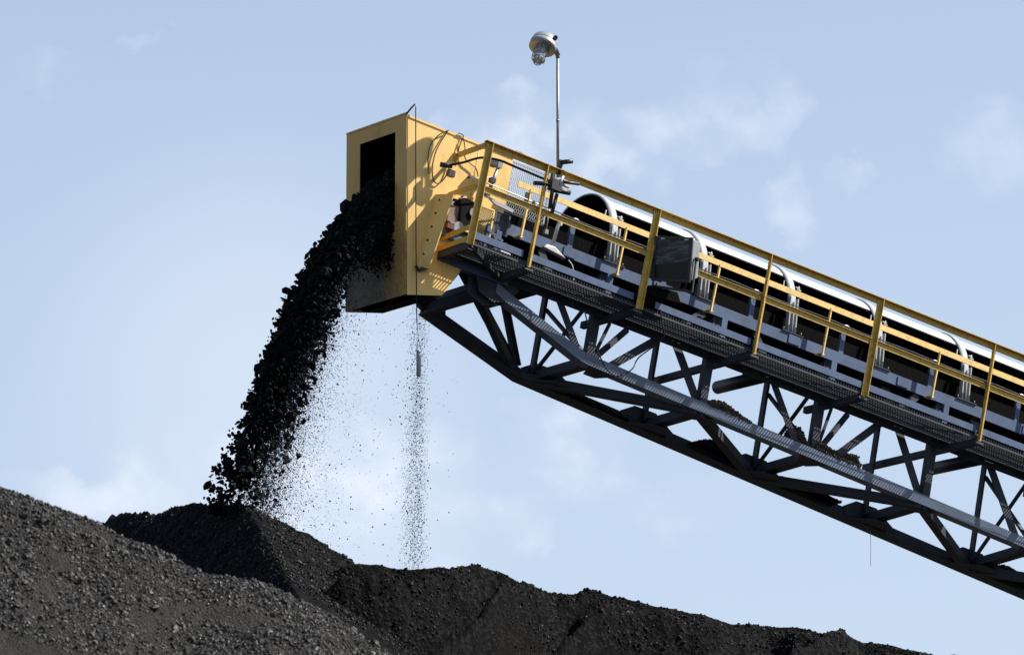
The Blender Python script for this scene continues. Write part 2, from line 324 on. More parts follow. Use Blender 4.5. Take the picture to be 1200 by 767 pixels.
# walkway support brackets; every second one runs right through the truss
for u,wend in ((.72,.1),(1.50,1.42),(2.96,.45),(4.55,1.42),(6.13,.45),(7.83,1.47),(9.45,.45),(11.0,1.45),(12.7,.45),(14.3,1.45),(15.9,.45),(17.5,1.45)):
    MB().chan(S(u-.03,-.60,-1.42),S(u-.03,wend,-1.45 if wend>1 else -1.42),UX,NX,.075,.06).build('walkway_bracket',M['steel'],conv)
# short stubs between stringer and toe plate
mb=None
for u in (1.36,2.87,4.47,6.05,7.72,9.35,10.95,12.6,14.25,15.9,17.55):
    MB().chan(S(u,-.03,-1.30),S(u,-.03,-.875),WX,UX,.075,.04).build('support_stub',M['blue'],conv)
# drip pan and belts
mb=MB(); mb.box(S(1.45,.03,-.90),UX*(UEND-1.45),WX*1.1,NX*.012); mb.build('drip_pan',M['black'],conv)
mb=MB()
prof=[(.12,-.42),(.34,-.60),(.84,-.60),(1.06,-.42),(1.06,-.43),(.84,-.612),(.34,-.612),(.12,-.43)]
mb.prism([S(1.0,w,n) for w,n in prof],UX*(UEND-1.0))
mb.box(S(1.2,.14,-.98),UX*(UEND-1.2),WX*.9,NX*.012)
mb.build('belt',M['rubber'],conv)
# coal riding on belt
# head pulley
mb=MB(); mb.tube([S(1.0,.12,-.72),S(1.0,1.05,-.72)],.24,32); mb.build('head_pulley',M['rubber'],conv)
# skirt boards under hood
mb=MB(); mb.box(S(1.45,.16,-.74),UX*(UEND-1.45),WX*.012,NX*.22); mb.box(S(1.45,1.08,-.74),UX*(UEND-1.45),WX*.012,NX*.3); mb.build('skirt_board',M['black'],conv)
# idler brackets
for u in (2.30,3.6,4.83,6.14,7.46,8.78,10.1,11.4,12.7,14.0,15.3,16.6,17.9):
    ib=MB().chan(S(u,.0,-.745),S(u,.0,-.50),WX,UX,.065,.04).build('idler_bracket',M['blue'],conv)
    MB().tube(smoothpath([S(u-.03,-.05,-.50),S(u-.02,-.05,-.445),S(u+.03,-.05,-.43),S(u+.08,-.05,-.46),S(u+.085,-.05,-.52)],4),.009,6).build('cord_eye',M['wire'],ib)
# return rollers
for u in (2.05,5.25,8.45,11.65,14.85,18.05):
    MB().tube([S(u,.10,-1.30),S(u,.99,-1.30),S(u,1.0,-1.30)],[.075,.075,.06],20).build('return_roller',M['dark'],conv)
    MB().bar(S(u,.5,-1.28),S(u,.5,-.98),UX,.05,.01).build('roller_hanger',M['steel'],conv)
# ---- hood
HC=(.73,-.43); HR=.62
def hood_pt(u,a,r=HR): return S(u,HC[0]+r*math.cos(a),HC[1]+r*math.sin(a))
A0=math.radians(139); A1=math.radians(0)   # cut edge on the near side, down to the far side
K=28; us=[2.885+i*.35 for i in range(int((UEND-2.95)/.35)+1)]
mb=MB(); angs=[A0+(A1-A0)*k/K for k in range(K+1)]
# outer and inner skins
base=len(mb.v)
for u in us:
    for a in angs: mb.v.append(hood_pt(u,a))
for u in us:
    for a in angs: mb.v.append(hood_pt(u,a,HR-.012))
nk=K+1; nu=len(us); mi=[]
for i in range(nu-1):
    for k in range(K):
        a=i*nk+k; mb.f.append((a,a+1,a+nk+1,a+nk)); mb.smooth.append(True); mi.append(0)
        b=a+nu*nk; mb.f.append((b,b+nk,b+nk+1,b+1)); mb.smooth.append(True); mi.append(1)
    for k,z in ((0,0),(K,0)):
        a=i*nk+k; b=a+nu*nk; mb.f.append((a,a+nk,b+nk,b) if k==0 else (a,b,b+nk,a+nk)); mb.smooth.append(False); mi.append(0)
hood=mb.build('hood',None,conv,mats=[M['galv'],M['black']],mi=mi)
# rear skirt of hood on the far side
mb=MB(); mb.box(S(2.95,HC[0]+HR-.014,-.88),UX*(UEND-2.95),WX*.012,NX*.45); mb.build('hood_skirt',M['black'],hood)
# bands
def band(u):
    mb=MB(); r0,r1=HR+.001,HR+.014; bw=.105
    path=[]; 
    for k in range(37):
        a=math.radians(180-k*5); path.append((a))
    rows=[]
    for a in path:
        c,s_=math.cos(a),math.sin(a)
        rows.append([(HC[0]+r*c,HC[1]+r*s_) for r in (r0,r1)])
    # near leg (slightly splayed) and far leg
    leg=[[(.078,-.735),(.064,-.735)]]; rows=leg+rows+[[(HC[0]+HR+.001,-.745),(HC[0]+HR+.014,-.745)]]
    k=len(mb.v)
    for (i0,i1) in rows:
        for (w,n),uu in ((i0,u),(i1,u),(i1,u+bw),(i0,u+bw)): mb.v.append(S(uu,w,n))
    for i in range(len(rows)-1):
        for j in range(4):
            a=i*4+j; b=i*4+(j+1)%4; mb.f.append((a,b,b+4,a+4)); mb.smooth.append(j in (1,3))
    mb.f.append((0,3,2,1)); mb.smooth.append(False); e=len(mb.v)-4; mb.f.append((e,e+1,e+2,e+3)); mb.smooth.append(False)
    o=mb.build('hood_band',M['band'],hood)
    # raised edge flanges of the near leg
    m2=MB()
    for uu in (u-.004,u+bw-.008): m2.hexa([S(uu,.012,-.735),S(uu+.014,.012,-.735),S(uu+.014,.05,-.735),S(uu,.05,-.735),S(uu,.055,-.30),S(uu+.014,.055,-.30),S(uu+.014,.09,-.30),S(uu,.09,-.30)])
    m2.build('band_flange',M['band'],o)
    for dd in (-.055,.160):
        m3=MB()
        for k_ in (0,1,2): m3.cbox(S(u+dd+(k_-1)*.018,.165,-.135-k_*.022-(.05 if dd<0 else 0)),UX*.055,WX*.03,NX*.010)
        m3.bar(S(u+dd,.165,-.235),S(u+dd,.165,-.11),UX,.01,.01)
        m3.build('latch',M['white'],o)
    m4=MB(); m4.cbox(S(u+bw/2,.02,-.738),UX*.30,WX*.07,NX*.012)
    for du in (-.08,.17): m4.tube([S(u+du,0,-.735),S(u+du,0,-.70)],.012,6)
    m4.build('foot_plate',M['dark'],o)
for u in (2.88,4.15,5.41,6.69,7.99,9.28,10.58,11.88,13.18,14.48,15.78,17.08,18.38): band(u)
# ---- walkway
walk=empty('walkway',S(6,-.3,-1.42),conv)
for a,b in ((.72,1.385),(1.50,2.875),(3.17,4.50),(4.53,7.78),(7.80,UEND)):
    MB().chan(S(a,-.6,-1.285),S(b,-.6,-1.285),WX,NX,.075,.035,.006).build('toe_plate',M['blue'],walk)
mb=MB(); u=.74
while u<UEND:
    mb.cbox(S(u,-.30,-1.315),UX*.005,WX*.585,NX*.020); u+=.037
for k in range(13): mb.cbox(S((.74+UEND)/2,-.58+k*.0465,-1.332),UX*(UEND-.74),WX*.006,NX*.006)
mb.build('grating',M['grate'],walk)
MB().angle(S(.74,-.0,-1.335),S(UEND,-.0,-1.335),-WX,NX,.10,.075,.006).build('grating_ledge',M['steel'],walk)
MB().angle(S(1.5,-.002,-1.342),S(UEND,-.002,-1.342),WX,-NX,.07,.06,.008).build('bearer',M['steel'],walk)
MB().angle(S(.72,-.59,-1.335),S(UEND,-.59,-1.335),WX,-NX,.04,.02,.006).build('bearer',M['steel'],walk)
# landing plate at the head end, dark blue underside
mb=MB(); mb.box(S(.70,-.02,-1.44),UX*.92,WX*.10,NX*.09); mb.build('end_beam',M['blue'],walk)
MB().bar(S(.72,-.58,-1.36),S(1.55,.0,-1.40),NX,.05,.05).build('bearer',M['steel'],walk)
# ---- hand rail
hr=empty('handrail',S(6,-.6,-1.3),conv)
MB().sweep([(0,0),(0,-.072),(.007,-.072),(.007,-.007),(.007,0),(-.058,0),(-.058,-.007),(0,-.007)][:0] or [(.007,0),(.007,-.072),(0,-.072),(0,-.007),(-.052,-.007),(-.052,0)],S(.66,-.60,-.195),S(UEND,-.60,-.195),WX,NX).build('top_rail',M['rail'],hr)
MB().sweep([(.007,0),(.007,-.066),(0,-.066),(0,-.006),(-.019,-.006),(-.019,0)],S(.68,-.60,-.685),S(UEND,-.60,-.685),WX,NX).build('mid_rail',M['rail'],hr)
for u,kind in ((.668,1),(1.462,0),(2.93,1),(4.55,0),(6.11,1),(7.83,0),(9.42,1),(11.0,0),(12.6,1),(14.2,0),(15.8,1),(17.4,0),(19.0,1)):
    p=S(u-.015,-.605,-1.37); q=S(u+.012,-.605,-.21)
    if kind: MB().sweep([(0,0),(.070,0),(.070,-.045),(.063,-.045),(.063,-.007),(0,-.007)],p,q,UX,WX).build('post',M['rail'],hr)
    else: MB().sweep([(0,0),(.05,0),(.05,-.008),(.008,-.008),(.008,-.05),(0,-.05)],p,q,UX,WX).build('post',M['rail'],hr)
    if u>1 : MB().cbox(S(u+.02,-.57,-1.395),UX*.12,WX*.08,NX*.02).build('post_clip',M['grate'],hr)
# end rail
e=.69
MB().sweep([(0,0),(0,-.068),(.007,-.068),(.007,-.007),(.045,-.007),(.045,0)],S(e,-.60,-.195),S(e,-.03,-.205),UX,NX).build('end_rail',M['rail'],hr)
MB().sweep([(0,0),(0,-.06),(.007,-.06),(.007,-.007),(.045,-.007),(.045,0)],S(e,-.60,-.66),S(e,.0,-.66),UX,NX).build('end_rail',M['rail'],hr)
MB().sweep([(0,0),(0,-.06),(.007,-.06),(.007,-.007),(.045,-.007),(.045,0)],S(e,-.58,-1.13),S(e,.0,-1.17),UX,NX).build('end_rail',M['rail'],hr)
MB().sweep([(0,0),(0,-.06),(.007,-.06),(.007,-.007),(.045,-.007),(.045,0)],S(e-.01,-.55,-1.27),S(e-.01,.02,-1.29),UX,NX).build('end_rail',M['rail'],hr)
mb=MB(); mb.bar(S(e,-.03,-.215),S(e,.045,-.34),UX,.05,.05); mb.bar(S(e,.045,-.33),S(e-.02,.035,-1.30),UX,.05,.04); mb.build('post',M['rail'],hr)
# ---- belt guard rail (cream) with its short posts
gr=empty('guard_rail',S(6,-.12,-.9),conv)
MB().cbox(S((1.46+UEND)/2,-.12,-.32),UX*(UEND-1.46),WX*.012,NX*.066).build('flat_rail',M['guard'],gr)
for u in (1.62,2.93,4.24,5.84,7.46,9.05,10.6,12.2,13.8,15.4,17.0,18.6):
    MB().angle(S(u-.02,-.112,-.895),S(u+.005,-.112,-.33),UX,-WX,.032,.03,.006).build('post',M['guard'],gr)
    MB().cbox(S(u,-.06,-.88),UX*.06,WX*.11,NX*.012).build('post_foot',M['guard'],gr)
# ---- pull cords
def cord(pts,r,name='pull_cord',m='wire',par=conv,seg=6): return MB().tube([S(*p) for p in pts],r,seg).build(name,M[m],par)
cp_=[]; 
for i in range(13):
    a=1.9+i*1.3; cp_+= [(a,-.07,-.44),(a+.65,-.07,-.452)]
cord([(.73,-.30,-.52),(1.25,-.2,-.485)]+cp_,.0075)
cord([(1.5,-.05,-.52)]+[(a,w,n-.055) for a,w,n in cp_],.004)
cord([(1.5,-.05,-.56)]+[(a,w,n-.085) for a,w,n in cp_[::2]],.004)
# ---- machinery at the head
drv=empty('drive_unit',S(.95,-.1,-1.15),conv)
MB().tube([S(.86,-.14,-.86),S(.86,.06,-.86)],.155,28).build('coupling_guard',M['rubber'],drv)
MB().tube([S(.95,-.16,-.84),S(.95,-.145,-.84)],.05,20).build('shaft_cap',M['grey'],drv)
MB().cbox(S(.71,-.08,-.93),UX*.13,WX*.12,NX*.20).build('terminal_box',M['tan'],drv,bevel=.006)
mb=MB(); mb.tube([S(.80,-.16,-1.06),S(.80,.05,-1.06)],.065,20); mb.build('gearbox',M['grey'],drv)
mb=MB(); mb.cbox(S(.70,-.12,-1.08),UX*.09,WX*.08,NX*.05); mb.tube([S(.66,-.14,-1.05),S(.74,-.14,-1.04)],.02,10); mb.build('brake',M['red'],drv)
mb=MB(); mb.cbox(S(.74,-.05,-.80),UX*.12,WX*.08,NX*.05); mb.tube([S(.68,-.08,-.82),S(.80,-.08,-.80)],.018,8); mb.cbox(S(.83,-.05,-.72),UX*.05,WX*.05,NX*.05); mb.tube([S(.76,-.06,-.76),S(.9,-.06,-.70)],.012,8);mb.build('oil_line',M['grey'],drv)
MB().cbox(S(.86,.02,-1.15),UX*.5,WX*.2,NX*.06).build('motor_base',M['blue'],drv)
MB().cbox(S(1.16,.03,-.95),UX*.5,WX*.012,NX*.55).build('guard_sheet',M['dark'],drv)
# expanded metal guards
def mesh_panel(u0,u1,n0,n1,w,pit,m,r=.0028,name='mesh_guard'):
    mb=MB(); du=u1-u0; dn=n1-n0; sl=2.0
    c=u0-dn/sl
    while c<u1:
        for sg in (1,-1):
            # line u=c+(n-n0)/sl  (or mirrored)
            a0=c;a1=c+dn/sl
            t0=max(0,(u0-a0)/(a1-a0));t1=min(1,(u1-a0)/(a1-a0))
            if t1-t0>.02:
                if sg>0: p=(a0+(a1-a0)*t0,n0+dn*t0);q=(a0+(a1-a0)*t1,n0+dn*t1)
                else: p=(a0+(a1-a0)*t0,n1-dn*t0);q=(a0+(a1-a0)*t1,n1-dn*t1)
                mb.bar(S(p[0],w,p[1]),S(q[0],w,q[1]),WX,.004,r*2)
        c+=pit
    for a,b in (((u0,n0),(u1,n0)),((u1,n0),(u1,n1)),((u1,n1),(u0,n1)),((u0,n1),(u0,n0))): mb.bar(S(a[0],w,a[1]),S(b[0],w,b[1]),WX,.01,.02)
    return mb.build(name,M[m],conv)
mesh_panel(1.425,1.95,-.62,-.05,.01,.030,'band',r=.0022)
mesh_panel(.96,1.28,-1.02,-.68,-.03,.024,'guard')
mesh_panel(1.32,1.50,-.90,-.66,-.01,.024,'grate')
# small blue frame near the head
MB().angle(S(1.19,-.08,-1.20),S(1.21,-.08,-.86),UX,WX,.03,.05,.006).build('frame_angle',M['blue'],conv)
MB().bar(S(1.2,-.08,-.93),S(1.42,-.08,-1.0),NX,.03,.02).build('frame_angle',M['blue'],conv)
MB().bar(S(1.3,-.08,-.97),S(1.42,-.08,-1.12),NX,.025,.02).build('frame_angle',M['blue'],conv)
MB().prism([S(1.28,-.30,-1.20),S(1.42,-.30,-1.20),S(1.33,-.30,-1.08)],WX*.01).build('bracket_plate',M['white'],conv)
MB().prism([S(1.08,-.16,-.60),S(1.44,-.16,-.64),S(1.44,-.16,-.675),S(1.2,-.16,-.66)],WX*.03).build('cable_tray',M['galv'],conv)
# limit switch on the box end
sw=empty('limit_switch',S(1.2,-.1,-.6),conv)
mb=MB(); mb.cbox(S(1.09,-.12,-.20),UX*.10,WX*.07,NX*.09); mb.build('switch_body',M['dark'],sw,bevel=.005)
mb=MB(); mb.cbox(S(1.18,-.12,-.20),UX*.06,WX*.06,NX*.07); mb.tube([S(1.17,-.12,-.25),S(1.12,-.12,-.50)],.02,10); mb.tube([S(1.11,-.12,-.50),S(1.10,-.12,-.60)],.032,12); mb.build('switch_rod',M['grey'],sw)
mb=MB(); mb.cbox(S(1.05,-.12,-.57),UX*.13,WX*.06,NX*.03); mb.cbox(S(1.13,-.12,-.40),UX*.06,WX*.06,NX*.05); mb.cbox(S(1.12,-.12,-.50),UX*.08,WX*.06,NX*.02); mb.build('switch_clamp',M['dark'],sw)
mb=MB(); mb.tube([S(.95,-.12,-.44),S(1.12,-.12,-.36)],.004,6); mb.tube([S(.95,-.12,-.56),S(1.12,-.12,-.57)],.004,6); mb.build('switch_wire',M['wire'],sw)
mb=MB()
for a in (1.10,1.15,1.19): mb.cbox(S(a,-.55,-.165-random.random()*.01),UX*.035,WX*.03,NX*.03)
mb.build('rail_bolts',M['dark'],sw)
mb=MB(); mb.cbox(S(1.60,-.12,-.44),UX*.035,WX*.03,NX*.12); mb.cbox(S(1.70,-.12,-.47),UX*.03,WX*.03,NX*.05); mb.build('cord_clamp',M['dark'],sw)

# ================================================================ THINGS FIXED TO OR HANGING FROM THE CONVEYOR
# black conduit that bends round the rail
co=MB().tube(smoothpath([S(.50,-.10,-.445),S(.62,-.28,-.40),S(.74,-.45,-.335),S(.90,-.56,-.33),S(1.1,-.57,-.335),S(1.6,-.57,-.345)],8),.014,8).build('conduit',M['cable'])
tag(co,'bent black conduit running along the end of the yellow handrail','conduit')
MB().tube([S(.46,-.10,-.44),S(.58,-.16,-.43)],.028,12).build('sensor_head',M['dark'],co)
MB().cbox(S(.60,-.12,-.50),UX*.08,WX*.06,NX*.07).build('junction_box',M['dark'],co)
def cableobj(pts,r,label,k=8,m='cable',name='cable'):
    return tag(MB().tube(smoothpath([S(*p) for p in pts],k),r,6).build(name,M[m]),label,'cable')
def onbox(u,n,w=-.02): return (u,w,n)
cableobj([onbox(.53,-.005),onbox(.45,-.20),onbox(.42,-.33),onbox(.42,-.48),onbox(.46,-.60),onbox(.53,-.62),onbox(.60,-.52),onbox(.63,-.38)],.007,'black cable hanging in a deep loop on the yellow side plate near the conduit end')
cableobj([onbox(.53,-.005,-.03),onbox(.42,-.10,-.03),onbox(.34,-.24,-.03),onbox(.34,-.40,-.03),onbox(.38,-.56,-.03)],.006,'brownish cable bowed left of the deep loop on the yellow side plate')
cableobj([onbox(.66,.01),onbox(.72,.012),onbox(.73,-.02),onbox(.71,-.10),onbox(.70,-.24)],.006,'short cable dropping from the roof edge of the yellow box')
cableobj([onbox(.73,-.03,-.03),onbox(.77,-.12,-.03),onbox(.80,-.24,-.03),onbox(.95,-.30,-.03),onbox(1.0,-.38,-.03)],.006,'kinked cable behind the corner of the yellow end rail')
# hanging tilt probe
pr=tag(empty('level_probe',F(-.05,-2.85)+HX*.10),'grey rod probe hanging on a long cable in front of the yellow box corner','probe')
P0=F(0,0,.0)
px=F(-.04,0)+HX*.075
pts=[F(.0,-.0,.01),F(-.02,.06,.0)+HX*.03,px+ZX*.115,px+ZX*.08+HX*.01,px-ZX*.4+HX*.012,px-ZX*1.4+HX*.02,px-ZX*2.27+HX*.035]
MB().tube(pts,[.010,.010,.009,.007,.006,.006,.006],8).build('cable',M['cable'],pr)
pb=px-ZX*2.27+HX*.035
MB().tube([pb-ZX*.0,pb-ZX*.10+HX*.012,pb-ZX*.2+HX*.02],.004,6).build('shackle_wire',M['wire'],pr)
mb=MB(); q=pb-ZX*.2+HX*.02
mb.tube(smoothpath([q+HX*.0,q-ZX*.05+HX*.03,q-ZX*.11+HX*.03],4),.004,6); mb.tube(smoothpath([q,q-ZX*.05-HX*.02,q-ZX*.11-HX*.02],4),.004,6); mb.build('shackle',M['wire'],pr)
q=q-ZX*.10+HX*.005
MB().tube([q,q-ZX*.015,q-ZX*.27,q-ZX*.285],[.022,.025,.025,.018],14).build('rod',M['grey'],pr)
# loop cable below truss
cableobj([(2.62,-.08,-1.42),(2.72,-.08,-1.60),(2.85,-.08,-1.77),(3.0,-.08,-1.93),(3.12,-.08,-1.985),(3.24,-.08,-1.955),(3.36,-.08,-1.84),(3.42,-.08,-1.69),(3.40,-.50,-1.55),(3.28,-.62,-1.42),(3.20,-.66,-1.30)],.008,'black cable sagging in a loop below the walkway across the truss')
fw0=S(7.82,1.15,L_at(far,7.8)-.14)
tag(MB().tube([fw0,fw0-ZX*.2+HX*.002,fw0-ZX*.42-HX*.004],.0028,5).build('wire',M['wire']),'thin loose wire dangling below the lower dark chord','wire')

# ---- work lamp on pole
lb=S(1.648,-.60,-.28)
lamp=tag(empty('pole_lamp',lb),'grey caged lamp on a tall thin pole clamped to the handrail','lamp')
top=lb+ZX*1.33
mb=MB(); mb.tube([lb-ZX*.0,top],.0165,12); mb.tube([lb+ZX*.62,lb+ZX*.64],.02,12); mb.build('pole',M['grey'],lamp)
mb=MB(); mb.tube([top,top+ZX*.05],.023,12); mb.build('pole_coupling',M['grey'],lamp)
dc=top+ZX*.115+V((-.155,-.14,0)); ax=V((-.26,-.42,-.87)).normalized()   # axis points down and toward the viewer
def dr(a): return dc+ax*a
mb=MB(); mb.tube([dr(-.085),dr(-.078),dr(-.02),dr(-.018)],[.095,.128,.145,.146],36); hd=mb.build('lamp_housing',M['grey'],lamp)
mb=MB(); mb.tube([dr(-.018),dr(-.008)],.145,36); mb.build('seam',M['dark'],hd)
mb=MB(); mb.tube([dr(-.008),dr(.055),dr(.06)],[.148,.148,.138],36); mb.build('lamp_cover',M['grey'],hd)
mb=MB(); mb.tube([dr(.055),dr(.0551)],.001,6); 
mb=MB(); mb.tube([dr(.06),dr(.075)],[.085,.075],24); mb.build('collar',M['grey'],hd)
mb=MB(); mb.tube([dr(.075),dr(.225),dr(.255)],[.062,.058,.034],20); mb.build('globe',M['globe'],hd)
mb=MB(); a1=ax.orthogonal().normalized(); a2=ax.cross(a1)
for k in range(8):
    t=k*math.pi/4; d=a1*math.cos(t)+a2*math.sin(t); mb.tube([dr(.07)+d*.080,dr(.22)+d*.072,dr(.27)+d*.034],.0055,6)
for r_,z_ in ((.077,.16),(.072,.22),(.038,.27)):
    mb.tube([dr(z_)+(a1*math.cos(k*math.pi/10)+a2*math.sin(k*math.pi/10))*r_ for k in range(21)],.005,6,cap=False)
mb.build('cage',M['grey'],hd)
mb=MB(); kn=dc+V((.12,-.13,.03)); mb.tube([kn,kn+V((.01,-.05,.0))],.026,12); mb.build('plug',M['dark'],hd)
mb=MB(); mb.bar(top+ZX*.03,top+ZX*.10+V((-.04,-.08,0)),V((0,1,0)),.04,.05); mb.build('knuckle',M['grey'],lamp)
# clamps
cl=lambda du,dw,dn: S(1.648+du,-.60+dw,-.28+dn)
mb=MB(); mb.tube([cl(.0,-.03,.17),cl(.10,-.08,.21)],.026,12); mb.tube([cl(-.05,-.03,.13),cl(.01,-.03,.13)],.014,8); mb.tube([cl(0,0,.03),cl(0,0,.20)],.026,10); mb.build('pole_clamp',M['dark'],lamp)
mb=MB()
mb.tube([cl(-.02,-.05,-.06),cl(.22,-.10,-.02)],.018,10); mb.tube([cl(-.30,-.02,-.17),cl(-.02,-.06,-.10)],.024,10); mb.tube([cl(-.06,-.05,-.17),cl(.13,-.09,-.15)],.03,10)
mb.tube([cl(-.07,-.04,.0),cl(-.06,-.04,-.38)],.022,10); mb.tube([cl(-.0,-.04,-.2),cl(-.02,-.04,-.42)],.02,10)
mb.cbox(cl(-.05,-.05,-.12),UX*.13,WX*.09,NX*.12); mb.cbox(cl(.02,-.05,-.06),UX*.04,WX*.05,NX*.06); mb.cbox(cl(-.10,-.05,-.03),UX*.03,WX*.04,NX*.05)
mb.build('scaffold_clamp',M['dark'],lamp)
mb=MB(); mb.cbox(cl(.10,-.02,-.055),UX*.10,WX*.05,NX*.04); mb.tube([cl(-.02,-.09,-.10),cl(.01,-.09,.0)],.012,8); mb.build('clamp_plate',M['white'],lamp)
# white painted conduit stand beside it
ws=tag(empty('conduit_stand',S(1.95,-.2,-.98)),'short white-painted conduit stand with a flared foot, below the pole clamps','stand')
mb=MB(); mb.tube([S(2.03,-.2,-.56),S(2.03,-.2,-.62),S(2.01,-.2,-.64),S(1.985,-.2,-.86)],[.03,.03,.02,.022],12); mb.build('pipe',M['white'],ws)
mb=MB(); mb.hexa([S(1.86,-.22,-.94),S(2.18,-.22,-.975),S(2.18,-.15,-.975),S(1.86,-.15,-.94),S(1.90,-.21,-.89),S(2.02,-.21,-.885),S(2.02,-.16,-.885),S(1.90,-.16,-.89)]); mb.build('foot',M['grey'],ws,bevel=.01)
mb=MB(); mb.tube(smoothpath([S(2.22,-.2,-.97),S(2.29,-.2,-1.03),S(2.33,-.2,-1.18),S(2.33,-.2,-1.3)],5),.006,6); mb.build('cable',M['white'],ws)
mb=MB(); mb.tube([S(1.86,-.2,-.5),S(1.87,-.2,-.74)],.008,6); mb.cbox(S(1.87,-.2,-.76),UX*.04,WX*.04,NX*.05); mb.build('drop_wire',M['grey'],ws)

# ---- flood light
fn=V((-.40,-.91,-.10)).normalized(); fr=V((.91,-.40,-.13)).normalized(); fn=(fn-fr*fn.dot(fr)).normalized(); fu=fr.cross(-fn).normalized()
if fu.z<0: fu=-fu
fc=S(3.16,-.80,-.755)
fl=tag(empty('floodlight',fc-ZX*.34),'large square dark floodlight with a grey side, standing on the walkway by a yellow post','floodlight')
def FP(a,b,c): return fc+fr*a+fu*b-fn*c   # a right, b up, c back
W2,H2=.215,.235
mb=MB(); mb.hexa([FP(-W2,-H2,0),FP(W2,-H2,0),FP(W2*.97,-H2*.75,.26),FP(-W2*.75,-H2*.75,.26),FP(-W2,H2,0),FP(W2,H2,0),FP(W2*.97,H2*.93,.26),FP(-W2*.75,H2*.9,.26)]); mb.build('housing',M['grey'],fl,bevel=.012)
mb=MB()
for (a0,a1,b0,b1) in ((-W2-.012,W2+.012,H2-.02,H2+.012),(-W2-.012,W2+.012,-H2-.012,-H2+.02),(-W2-.012,-W2+.02,-H2+.02,H2-.02),(W2-.02,W2+.012,-H2+.02,H2-.02)):
    mb.hexa([FP(a0,b0,-.02),FP(a1,b0,-.02),FP(a1,b0,.014),FP(a0,b0,.014),FP(a0,b1,-.02),FP(a1,b1,-.02),FP(a1,b1,.014),FP(a0,b1,.014)])
mb.build('front_frame',M['dark'],fl,bevel=.004)
mb=MB(); mb.hexa([FP(-W2+.018,-H2+.018,-.008),FP(W2-.018,-H2+.018,-.008),FP(W2-.018,-H2+.018,-.001),FP(-W2+.018,-H2+.018,-.001),FP(-W2+.018,H2-.018,-.008),FP(W2-.018,H2-.018,-.008),FP(W2-.018,H2-.018,-.001),FP(-W2+.018,H2-.018,-.001)]); mb.build('glass',M['glass'],fl)
for a in (-.15,.13): MB().hexa([FP(a,H2-.022,-.026),FP(a+.05,H2-.022,-.026),FP(a+.05,H2-.022,-.02),FP(a,H2-.022,-.02),FP(a,H2-.010,-.026),FP(a+.05,H2-.010,-.026),FP(a+.05,H2-.010,-.02),FP(a,H2-.010,-.02)]).build('clip',M['white'],fl)
mb=MB(); mb.bar(FP(W2+.02,-.0,.10),FP(W2+.02,-.34,.06),fr,.012,.035); mb.bar(FP(-W2-.02,-.0,.10),FP(-W2-.02,-.30,.06),fr,.012,.035); mb.bar(FP(-W2-.02,-.30,.06),FP(W2+.02,-.34,.06),fu,.03,.04)
mb.tube([FP(W2+.01,.02,.10),FP(W2+.05,.02,.10)],.025,10); mb.build('yoke',M['dark'],fl)
mb=MB(); mb.hexa([S(3.02,-.62,-1.18),S(3.50,-.62,-1.14),S(3.50,-.40,-1.14),S(3.02,-.40,-1.18),S(3.04,-.62,-1.06),S(3.42,-.62,-1.02),S(3.42,-.40,-1.02),S(3.04,-.40,-1.06)]); mb.cbox(S(3.0,-.5,-1.24),UX*.3,WX*.2,NX*.10); mb.build('ballast_box',M['black'],fl,bevel=.01)

# ---- coal spilled on the truss
def lumps_mesh(centers,sizes,elong=None,seed=1,squash=None):
    r=np.random.default_rng(seed); t=(1+5**.5)/2
    b=np.array([(-1,t,0),(1,t,0),(-1,-t,0),(1,-t,0),(0,-1,t),(0,1,t),(0,-1,-t),(0,1,-t),(t,0,-1),(t,0,1),(-t,0,-1),(-t,0,1)],float)/math.sqrt(1+t*t)
    fs=np.array([(0,11,5),(0,5,1),(0,1,7),(0,7,10),(0,10,11),(1,5,9),(5,11,4),(11,10,2),(10,7,6),(7,1,8),(3,9,4),(3,4,2),(3,2,6),(3,6,8),(3,8,9),(4,9,5),(2,4,11),(6,2,10),(8,6,7),(9,8,1)])
    n=len(centers); sc_=r.uniform(.42,1.3,(n,1,3))*(1+r.normal(0,.2,(n,12,1)))
    v=b[None]*sc_*np.asarray(sizes)[:,None,None]
    q=r.normal(size=(n,4)); q/=np.linalg.norm(q,axis=1,keepdims=True); w,x,y,z=q.T
    R=np.stack([np.stack([1-2*(y*y+z*z),2*(x*y-z*w),2*(x*z+y*w)],-1),np.stack([2*(x*y+z*w),1-2*(x*x+z*z),2*(y*z-x*w)],-1),np.stack([2*(x*z-y*w),2*(y*z+x*w),1-2*(x*x+y*y)],-1)],1)
    v=np.einsum('nij,nkj->nki',R,v)+np.asarray(centers)[:,None,:]
    f=(fs[None]+12*np.arange(n)[:,None,None]).reshape(-1,3)
    return v.reshape(-1,3),f
def np_obj(name,v,f,m,parent=None,origin=None,smooth=False):
    v=np.asarray(v,float)
    if parent is None:
        off=np.array(origin) if origin is not None else np.array([(v[:,0].min()+v[:,0].max())/2,(v[:,1].min()+v[:,1].max())/2,v[:,2].min()]); loc=off
    else: off=np.array(wl(parent)); loc=(0,0,0)
    me=bpy.data.meshes.new(name); k=f.shape[1]
    me.vertices.add(len(v)); me.vertices.foreach_set('co',(v-off).astype(np.float32).ravel())
    me.loops.add(f.size); me.loops.foreach_set('vertex_index',f.astype(np.int32).ravel())
    me.polygons.add(len(f)); me.polygons.foreach_set('loop_start',np.arange(0,f.size,k,dtype=np.int32)); me.polygons.foreach_set('loop_total',np.full(len(f),k,np.int32))
    me.polygons.foreach_set('use_smooth',np.full(len(f),smooth))
    me.materials.append(m); me.update(calc_edges=True); me.validate()
    o=bpy.data.objects.new(name,me); COL.objects.link(o); o.parent=parent; o.location=loc; return o
